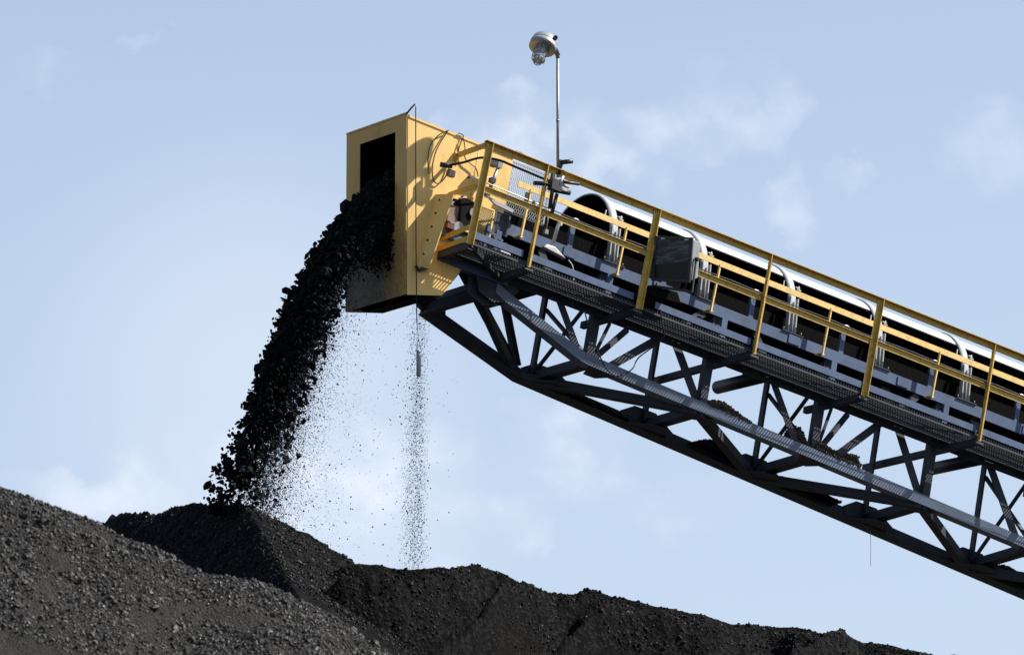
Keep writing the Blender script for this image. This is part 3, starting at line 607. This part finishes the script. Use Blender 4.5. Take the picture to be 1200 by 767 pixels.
def heap(u0,u1,hfun,w0,w1,base,label,m='spill',seed=3,sz=.014,dens=2600):
    r=np.random.default_rng(seed); cs=[];ss=[]
    n=int(dens*(u1-u0)*(w1-w0)*6)
    for _ in range(n):
        u=r.uniform(u0,u1); w=r.uniform(w0,w1); h=hfun((u-u0)/(u1-u0))*max(0,1-abs((w-(w0+w1)/2)/((w1-w0)/2))**2.5)
        n_=base(u)+h*r.uniform(0,1)**.5; cs.append(tuple(S(u,w,n_))); ss.append(sz*r.uniform(.6,1.5))
    v,f=lumps_mesh(cs,ss,seed=seed)
    return tag(np_obj('coal_heap',v,f,M[m]),label,'coal heap','small coal heaps caught on the truss')
import math as _m
heap(4.50,5.12,lambda t:.12*_m.sin(_m.pi*t**.7)+.01,.0,.24,lambda u:L_at(near,u),'low brownish coal ridge lying along the near lower chord, left of the middle',seed=3)
heap(5.72,6.0,lambda t:.22*_m.sin(_m.pi*(.2+.8*t)),.02,.26,lambda u:L_at(near,u),'rounded brown coal lump at the foot of a truss upright',seed=4)
heap(6.05,6.70,lambda t:.10+.10*abs(t-.45),.0,.22,lambda u:L_at(near,u)+.01,'saddle-shaped brown coal heap right of the rounded lump',seed=5)
heap(5.1,5.75,lambda t:.13*_m.sin(_m.pi*t)+.0,.95,1.22,lambda u:L_at(far,u)-.04,'dark coal heap on the far lower chord, below the brown ridge',m='coallump',seed=6)
heap(6.3,7.2,lambda t:.07*_m.sin(_m.pi*t)+.0,.95,1.2,lambda u:L_at(far,u)-.04,'long thin dark coal heap on the far lower chord, right of the middle',m='coallump',seed=7)
heap(3.2,4.2,lambda t:.04*_m.sin(_m.pi*t)+.015,1.1,1.22,lambda u:L_at(far,u)-.08,'thin dark coal streak on the far lower chord near its left end',m='coallump',seed=8)
heap(9.5,10.2,lambda t:.13*_m.sin(_m.pi*t)+.0,.95,1.22,lambda u:L_at(far,u)-.04,'dark coal heap on the far lower chord at the right edge of the picture',m='coallump',seed=9)

# ================================================================ FALLING COAL
down=np.array([0,0,-1.]); hx=np.array(HX); wx=np.array(WX); org=np.array(ORG); nx=np.array(NX); ux=np.array(UX)
def clump(n,seed):
    return None
# dense body: lumps leave the head pulley with the belt and fall in a parabola; they travel in clusters
r=np.random.default_rng(11)
def traj(t,v,vy,w,zo,ho=0.0):
    return org[None]+wx[None]*w[:,None]+(-hx)[None]*(v*t-.05+ho)[:,None]+np.array([0,0,1.])[None]*(zo-vy*t-4.9*t*t)[:,None]
n=34000
t=r.uniform(-.14,.74,n); w=r.uniform(.24,.90,n); zo=r.uniform(-.98,-.62,n)
v=r.triangular(2.62,3.08,3.14,n); cl=np.array([noise.noise(V((a*9.,b*5.,3.3))) for a,b in zip(t,w)]); v=np.where(r.uniform(size=n)<.26,r.uniform(2.15,2.75,n),v)+.16*cl*np.clip(t/.3,.1,1)
pos=traj(t,v,2.34+r.normal(0,.05,n),w,zo)
# break-up into clusters further down
def fieldnoise(p,s):
    return np.array([noise.noise(V((a*s,b*s,c*s))) for a,b,c in p])
fall=np.clip((t-.12)/.5,0,1)
nf=fieldnoise(pos,6.0)*.6+fieldnoise(pos+7,14.0)*.4
keep=(nf>(-.65+.68*fall))&(r.uniform(size=n)<1-.35*fall)&(pos[:,2]>9.3)
size=r.uniform(.007,.024,n)*(1+r.uniform(size=n)**7*2.1)
nb=8000; tb=r.uniform(-.05,.22,nb); wb=r.uniform(.22,.62,nb)
pb_=traj(tb,r.uniform(.1,2.6,nb)*np.clip(1.15-wb,0.3,1),2.2+0*tb,wb,r.uniform(-1.05,-.7,nb)); kb=r.uniform(size=nb)<np.clip(1.25-tb*4.2,0,1)
pos=np.concatenate([pos[keep],pb_[kb]]); size=np.concatenate([size[keep],r.uniform(.006,.02,nb)[kb]])
v_,f_=lumps_mesh(pos,size,seed=12)
tag(np_obj('falling_coal',v_,f_,M['stream']),'thick black stream of coal lumps pouring from the yellow box onto the pile','falling coal',kind='stuff')
# loose grit: slower material peeling off to the right of the body
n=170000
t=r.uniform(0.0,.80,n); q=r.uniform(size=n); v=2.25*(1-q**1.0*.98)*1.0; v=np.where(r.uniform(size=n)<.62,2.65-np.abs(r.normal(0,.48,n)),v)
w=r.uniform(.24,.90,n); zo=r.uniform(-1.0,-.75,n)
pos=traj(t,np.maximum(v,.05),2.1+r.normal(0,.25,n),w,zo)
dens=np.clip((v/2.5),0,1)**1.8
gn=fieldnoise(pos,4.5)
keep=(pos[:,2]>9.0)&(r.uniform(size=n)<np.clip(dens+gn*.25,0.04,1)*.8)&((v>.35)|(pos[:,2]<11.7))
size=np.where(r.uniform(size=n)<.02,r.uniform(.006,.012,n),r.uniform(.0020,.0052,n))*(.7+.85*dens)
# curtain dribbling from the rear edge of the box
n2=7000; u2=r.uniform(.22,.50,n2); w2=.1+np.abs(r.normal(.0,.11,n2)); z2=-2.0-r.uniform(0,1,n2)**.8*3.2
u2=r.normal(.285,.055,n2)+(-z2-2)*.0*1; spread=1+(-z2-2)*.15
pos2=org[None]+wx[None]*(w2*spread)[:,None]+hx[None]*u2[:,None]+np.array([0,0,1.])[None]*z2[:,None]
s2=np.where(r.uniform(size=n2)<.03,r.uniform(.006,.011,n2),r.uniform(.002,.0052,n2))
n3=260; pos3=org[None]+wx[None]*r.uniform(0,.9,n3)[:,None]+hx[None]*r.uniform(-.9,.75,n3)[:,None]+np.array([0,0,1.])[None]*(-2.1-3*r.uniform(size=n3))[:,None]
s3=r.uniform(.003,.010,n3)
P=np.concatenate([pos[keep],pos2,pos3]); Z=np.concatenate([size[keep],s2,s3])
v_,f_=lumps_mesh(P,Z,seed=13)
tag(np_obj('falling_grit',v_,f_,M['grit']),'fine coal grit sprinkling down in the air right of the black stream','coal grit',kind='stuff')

# ================================================================ PILES
CAM=V((0,0,1.7)); TH=math.radians(10.9356); FPX=5600.
def pix(x,y,depth): # world point seen at photo position, on the vertical plane Y=depth
    d=V(((x-600)/FPX,math.cos(TH)-math.sin(TH)*(383.5-y)/FPX,math.sin(TH)+math.cos(TH)*(383.5-y)/FPX)); return CAM+d*((depth)/d.y)
def grid_axis(a0,a1,b0,b1,step,k):
    """fine spacing between a0..a1, widening to b0 / b1"""
    mid=list(np.arange(a0,a1,step)); lo=[];x=a0;s=step
    while x>b0: s=min(s*k,1.2); x-=s; lo.append(x)
    hi=[];x=a1;s=step
    while x<b1: hi.append(x); s=min(s*k,1.2); x+=s
    return np.array(lo[::-1]+mid+hi)
def fbm(X,Y,s,octv,seed,rough=.55):
    out=np.zeros_like(X); a=1.
    flat=np.stack([X.ravel(),Y.ravel()],1)
    for o in range(octv):
        f=s*2**o
        out+=a*np.array([noise.noise(V((x*f+seed,y*f-seed,seed*1.3+o*7.1))) for x,y in flat]).reshape(X.shape); a*=rough
    return out
def terrain(name,xs,ys,zfun,m,label,cat):
    X,Y=np.meshgrid(xs,ys,indexing='ij'); Z=zfun(X,Y)
    nx_,ny_=X.shape; v=np.stack([X.ravel(),Y.ravel(),Z.ravel()],1)
    i=np.arange(nx_-1)[:,None]*ny_+np.arange(ny_-1)[None]; f=np.stack([i,i+ny_,i+ny_+1,i+1],-1).reshape(-1,4)
    o=np_obj(name,v,f,m,smooth=True,origin=(float(xs.mean()),float(ys.mean()),0)); tag(o,label,cat); return o,X,Y,Z
# -- foreground pile
FD=30.0
fpx=[(-500,455),(-250,505),(0,571),(35,583),(70,594),(113,611),(135,624),(162,633),(189,646),(216,662),(243,675),(270,676),(300,680),(316,684),(354,703),(389,719),(421,745),(456,765),(520,800),(700,900)]
fx=np.array([pix(a,b,FD).x for a,b in fpx]); fz=np.array([pix(a,b,FD).z for a,b in fpx])
def ridge_y_f(X): return FD+.25*np.sin(X*1.3)
def zf(X,Y):
    yr=FD
    R=np.interp(X,fx,fz); R=np.where(X>fx[-1],fz[-1]-(X-fx[-1])*.6,R); R=np.where(X<fx[0],fz[0]+0*(X),R)
    d=yr-Y
    z=R-np.where(d>0,d*.62,-d*.7)-.05*np.exp(-(d/.15)**2)*0
    det=np.where((np.abs(d)<4)&(np.abs(X+2)<3.5),1,.0)
    n_=fbm(X,Y,1.3,3,3.1)*.07+fbm(X,Y,7.,4,5.7,.62)*.028
    amp=np.clip(np.abs(d)/.25,.25,1)
    return np.maximum(z+n_*amp,-.3)
xs=grid_axis(-3.6,-.6,-16,8,.016,1.12); ys=grid_axis(28.3,30.25,19,45,.02,1.12)
pile_fg,X,Y,Z=terrain('coal_pile',xs,ys,zf,M['fgcoal'],'sunlit grey gravelly coal pile in the lower left foreground','coal pile')
# stones on it
r=np.random.default_rng(21)
def scatter(n,x0,x1,y0,y1,zfun,X,Y,Z,xs,ys,smin,smax,pw,seed,clumpf=3.0,thr=-.2):
    r=np.random.default_rng(seed); x=r.uniform(x0,x1,n); y=r.uniform(y0,y1,n)
    ix=np.clip(np.searchsorted(xs,x)-1,0,len(xs)-2); iy=np.clip(np.searchsorted(ys,y)-1,0,len(ys)-2); 
    fx_=(x-xs[ix])/(xs[ix+1]-xs[ix]); fy_=(y-ys[iy])/(ys[iy+1]-ys[iy])
    z=Z[ix,iy]*(1-fx_)*(1-fy_)+Z[ix+1,iy]*fx_*(1-fy_)+Z[ix,iy+1]*(1-fx_)*fy_+Z[ix+1,iy+1]*fx_*fy_
    s=smin+(smax-smin)*r.uniform(size=n)**pw
    c=np.array([noise.noise(V((a*clumpf,b*clumpf,seed))) for a,b in zip(x,y)])
    k=c+r.normal(0,.12,n)>thr
    return np.stack([x,y,z+s*.15],1)[k],s[k]
P,s=scatter(80000,-3.6,-.55,28.3,30.1,zf,X,Y,Z,xs,ys,.0022,.017,7,31,3.0,-.3)
P2,s2_=scatter(900,-3.6,-.55,28.3,30.1,zf,X,Y,Z,xs,ys,.014,.032,3,33,3.0,-.1); P=np.concatenate([P,P2]); s=np.concatenate([s,s2_])
v_,f_=lumps_mesh(P,s,seed=32); tag(np_obj('loose_stones',v_,f_,M['fglump'],origin=None),'loose grey coal lumps strewn over the foreground pile','coal lumps',kind='stuff')
# -- back pile: cone under the stream and the long ridge to the right, two piles
BD=49.3
bpx=[(-300,640),(0,640),(90,628),(125,610),(132,604),(159,600),(175,599),(189,600),(208,593),(229,590),(262,590),(288,593),(316,604),(342,617),(367,630),(389,645),(414,661),(450,685),(520,730),(700,850)]
bx=np.array([pix(a,b,BD).x for a,b in bpx]); bz=np.array([pix(a,b,BD).z for a,b in bpx])
def seen(X,Y,D,px_,pz_):
    """height whose outline, seen from the yard, follows the measured skyline whatever its distance"""
    return 1.7+(np.interp(X*D/Y,px_,pz_)-1.7)*Y/D
xs0=float(pix(288,593,BD).x); zs0=float(pix(288,593,BD).z)
def zb(X,Y):
    gx,gy=1.12,.55                      # steep left flank, turned away from the sun
    yb=np.full_like(X,BD)
    for _ in range(6): yb=np.where(X<xs0,BD+(seen(X,yb,BD,bx,bz)-zs0-gx*(X-xs0))/gy,BD); yb=np.clip(yb,BD-.5,BD+6)
    R=seen(X,yb,BD,bx,bz); d=yb-Y
    fl=zs0+gx*(X-xs0)+gy*(Y-BD)
    fr=R-np.where(d>0,d*.27,-d*.62)
    z=np.minimum(fl+.02,fr) 
    fall=seen(X,Y,BD,bx,bz)-np.where(d>0,d*.62,0)-.5     # never steeper than the heap can stand far down
    z=np.maximum(z,np.minimum(fall,z+50)) if False else z
    n_=fbm(X,Y,1.1,3,13.1)*.06+fbm(X,Y,6.,4,15.7,.6)*.05
    return np.maximum(z+n_*.6,-.3)
xs=grid_axis(-4.6,-.2,-14,4,.024,1.12); ys=grid_axis(45.4,53.2,30,66,.028,1.12)
pile_b,X,Y,Z=terrain('coal_pile',xs,ys,zb,M['coal'],'black cone-shaped coal pile right under the falling stream','coal pile')
P,s=scatter(80000,-4.6,-.2,45.4,53.0,zb,X,Y,Z,xs,ys,0.005,.026,6,41,2.5,-.3)
v_,f_=lumps_mesh(P,s,seed=42); tag(np_obj('loose_stones',v_,f_,M['coallump']),'black coal lumps covering the cone under the stream','coal lumps',kind='stuff')
RD=47.6
rpx=[(-200,760),(150,735),(250,715),(330,690),(380,672),(405,663),(420,661),(440,660),(449,661),(464,665.5),(485,666),(515,665),(527,667),(545,665),(557,663),(566,665),(590,671),(608,681),(626,687),(644,696),(674,696),(686,691),(698,691),(710,696),(740,704),(770,710),(800,715),(815,717),(843,725),(857,730),(885,733),(920,735),(930,733.5),(955,739),(976,742),(986,740),(1011,752),(1032,752),(1060,760),(1095,767),(1200,800),(1500,900)]
rx=np.array([pix(a,b,RD).x for a,b in rpx]); rz=np.array([pix(a,b,RD).z for a,b in rpx])
def zr(X,Y):
    R=np.interp(X,rx,rz); R=np.where(X>rx[-1],rz[-1]-(X-rx[-1])*.45,R)
    d=RD-Y
    sl=.66
    z=R-np.where(d>0,d*sl,-d*.66)
    # spurs and gullies running down towards the left: sharp-crested, steep on the left flank
    ph=(X+d*.75)*.72+.25*np.sin(X*2.1)+.12
    saw=(ph-np.floor(ph)); z=z+np.clip(d,0,1.3)*(np.where(saw<.72,saw/.72,(1-saw)/.28)*.85-.42)
    n_=fbm(X,Y,1.2,3,23.1)*.12+fbm(X,Y,5.,4,25.7,.6)*.06
    amp=np.clip(np.abs(d)/.2,.22,1)
    return np.maximum(z+n_*amp,-.3)
xs=grid_axis(-3.2,4.4,-12,26,.024,1.12); ys=grid_axis(46.2,47.9,28,62,.028,1.12)
pile_r,X,Y,Z=terrain('coal_pile',xs,ys,zr,M['coal'],'long black coal ridge sloping down to the right below the conveyor','coal pile')
P,s=scatter(38000,-3.0,4.4,46.2,47.85,zr,X,Y,Z,xs,ys,0.005,.022,6,51,2.5,-.3)
v_,f_=lumps_mesh(P,s,seed=52); tag(np_obj('loose_stones',v_,f_,M['coallump']),'black coal lumps covering the long ridge','coal lumps',kind='stuff')
# ground
mb=MB(); G=6000; mb.add([(-G,-G,0),(G,-G,0),(G,G,0),(-G,G,0)],[(0,1,2,3)]); tag(mb.build('ground',M['ground']),kind='structure')

# ================================================================ SKY, SUN, CAMERA
SUN=(UX*1.65+NX*2.65-WX*1.0).normalized()
el=math.asin(SUN.z); az=math.atan2(SUN.x,SUN.y)
print('sun el',math.degrees(el),'az',math.degrees(az),SUN)
w_=bpy.data.worlds.new('World'); sc.world=w_; w_.use_nodes=True; nt=w_.node_tree; N=nt.nodes; L=nt.links
bg=N['Background']; bg.inputs['Strength'].default_value=.077
sky=N.new('ShaderNodeTexSky'); sky.sky_type='NISHITA'; sky.sun_disc=False; sky.sun_elevation=el; sky.sun_rotation=az
sky.air_density=1.0; sky.dust_density=.6; sky.ozone_density=1.6; sky.altitude=100
tc=N.new('ShaderNodeTexCoord')
def cloud(scale,loc,lo,hi,amt,stretch=2.2):
    mp=N.new('ShaderNodeMapping'); mp.inputs['Scale'].default_value=(1,1,stretch); mp.inputs['Location'].default_value=loc
    L.new(tc.outputs['Generated'],mp.inputs['Vector'])
    no=N.new('ShaderNodeTexNoise'); no.inputs['Scale'].default_value=scale; no.inputs['Detail'].default_value=7; no.inputs['Roughness'].default_value=.52; L.new(mp.outputs[0],no.inputs['Vector'])
    r_=N.new('ShaderNodeMapRange'); r_.interpolation_type='SMOOTHSTEP'; r_.inputs['From Min'].default_value=lo; r_.inputs['From Max'].default_value=hi; r_.inputs['To Max'].default_value=amt; L.new(no.outputs['Fac'],r_.inputs['Value']); return r_.outputs[0]
c1=cloud(75,(3.1,.2,.7),.40,.66,1.0,1.2)
wv=N.new('ShaderNodeTexNoise'); wv.inputs['Scale'].default_value=48; wv.inputs['Detail'].default_value=5; wv.inputs['Roughness'].default_value=.6; L.new(tc.outputs['Generated'],wv.inputs['Vector'])
wm=N.new('ShaderNodeVectorMath'); wm.operation='MULTIPLY_ADD'; wm.inputs[1].default_value=(.030,.030,.030); L.new(wv.outputs['Color'],wm.inputs[0])
wa=N.new('ShaderNodeVectorMath'); wa.operation='ADD'; wa.inputs[1].default_value=(-.015,-.015,-.015); L.new(tc.outputs['Generated'],wa.inputs[0]); L.new(wa.outputs[0],wm.inputs[2])
sw_=N.new('ShaderNodeSeparateXYZ'); L.new(wm.outputs[0],sw_.inputs[0])
sx=N.new('ShaderNodeSeparateXYZ'); L.new(tc.outputs['Generated'],sx.inputs[0])
def M_(op,a,b=None,c=None):
    n_=N.new('ShaderNodeMath'); n_.operation=op
    for i,v in enumerate((a,b,c)):
        if v is None: continue
        if isinstance(v,(int,float)): n_.inputs[i].default_value=v
        else: L.new(v,n_.inputs[i])
    return n_.outputs[0]
tot=None   # scattered fair-weather wisps, each at its own bearing and height
for (x,y,rx_,ry_,am) in [(610,170,95,42,.75),(700,200,70,30,.6),(820,150,70,30,.5),(905,125,30,45,.35),(840,100,25,20,.35),(940,232,28,32,.45),(1020,206,24,16,.5),(1165,175,50,40,.3),
        (160,43,26,9,.35),(65,70,30,20,.2),(120,590,90,40,.6),(400,590,130,80,.55),(200,560,90,50,.15),(670,525,60,45,.5),(615,605,42,36,.5),(780,580,60,30,.25),(-500,300,260,90,.5),(1700,300,280,120,.5)]:
    d=(pix(x,y,100)-CAM).normalized()
    ax_=M_('DIVIDE',M_('SUBTRACT',sw_.outputs[0],d.x),rx_/5600*1.45); az_=M_('DIVIDE',M_('SUBTRACT',sw_.outputs[2],d.z),ry_/5600*1.45)
    q_=M_('SUBTRACT',1.0,M_('ADD',M_('MULTIPLY',ax_,ax_),M_('MULTIPLY',az_,az_))); q_=M_('MULTIPLY',M_('MAXIMUM',q_,0.0),am)
    tot=q_ if tot is None else M_('MAXIMUM',tot,q_)
cf=M_('MULTIPLY',M_('MULTIPLY',tot,M_('ADD',M_('MULTIPLY',c1,.78),.22)),.62)
for (x,y,rx_,ry_,am) in ((300,420,330,330,.24),(420,620,260,150,.12)):   # broad thin veil
    d=(pix(x,y,100)-CAM).normalized()
    ax_=M_('DIVIDE',M_('SUBTRACT',sx.outputs[0],d.x),rx_/5600); az_=M_('DIVIDE',M_('SUBTRACT',sx.outputs[2],d.z),ry_/5600)
    q_=M_('MAXIMUM',M_('SUBTRACT',1.0,M_('ADD',M_('MULTIPLY',ax_,ax_),M_('MULTIPLY',az_,az_))),0.0)
    cf=M_('ADD',cf,M_('MULTIPLY',M_('MULTIPLY',q_,q_),am))
cf=M_('MINIMUM',cf,.9)
# bright haze low in the sky, thinning upwards
hz=N.new('ShaderNodeMapRange'); hz.interpolation_type='SMOOTHSTEP'; hz.inputs['From Min'].default_value=.12; hz.inputs['From Max'].default_value=.55; hz.inputs['To Min'].default_value=.62; hz.inputs['To Max'].default_value=0.0
L.new(sx.outputs[2],hz.inputs['Value'])
hm=N.new('ShaderNodeMixRGB'); L.new(hz.outputs[0],hm.inputs['Fac']); L.new(sky.outputs[0],hm.inputs['Color1']); hm.inputs['Color2'].default_value=(5.0,5.75,7.15,1)
mx=N.new('ShaderNodeMixRGB'); L.new(cf,mx.inputs['Fac']); L.new(hm.outputs[0],mx.inputs['Color1']); mx.inputs['Color2'].default_value=(8.2,8.3,8.8,1)
L.new(mx.outputs[0],bg.inputs['Color'])
sun=bpy.data.lights.new('sun','SUN'); sun.energy=5.0; sun.angle=math.radians(.5); sun.color=(1,.95,.87)
so=bpy.data.objects.new('sun',sun); COL.objects.link(so); so.rotation_euler=SUN.to_track_quat('Z','Y').to_euler(); so.location=SUN*100
cam=bpy.data.cameras.new('camera'); co_=bpy.data.objects.new('camera',cam); COL.objects.link(co_); sc.camera=co_
cam.sensor_width=36; cam.lens=36*FPX/1200; cam.clip_start=.5; cam.clip_end=12000
co_.location=CAM; co_.rotation_euler=(math.pi/2+TH,0,0)
cam.dof.use_dof=True; cam.dof.focus_distance=50; cam.dof.aperture_fstop=7
sc.view_settings.view_transform='Standard'; sc.view_settings.look='None'; sc.view_settings.exposure=.8; sc.view_settings.gamma=1
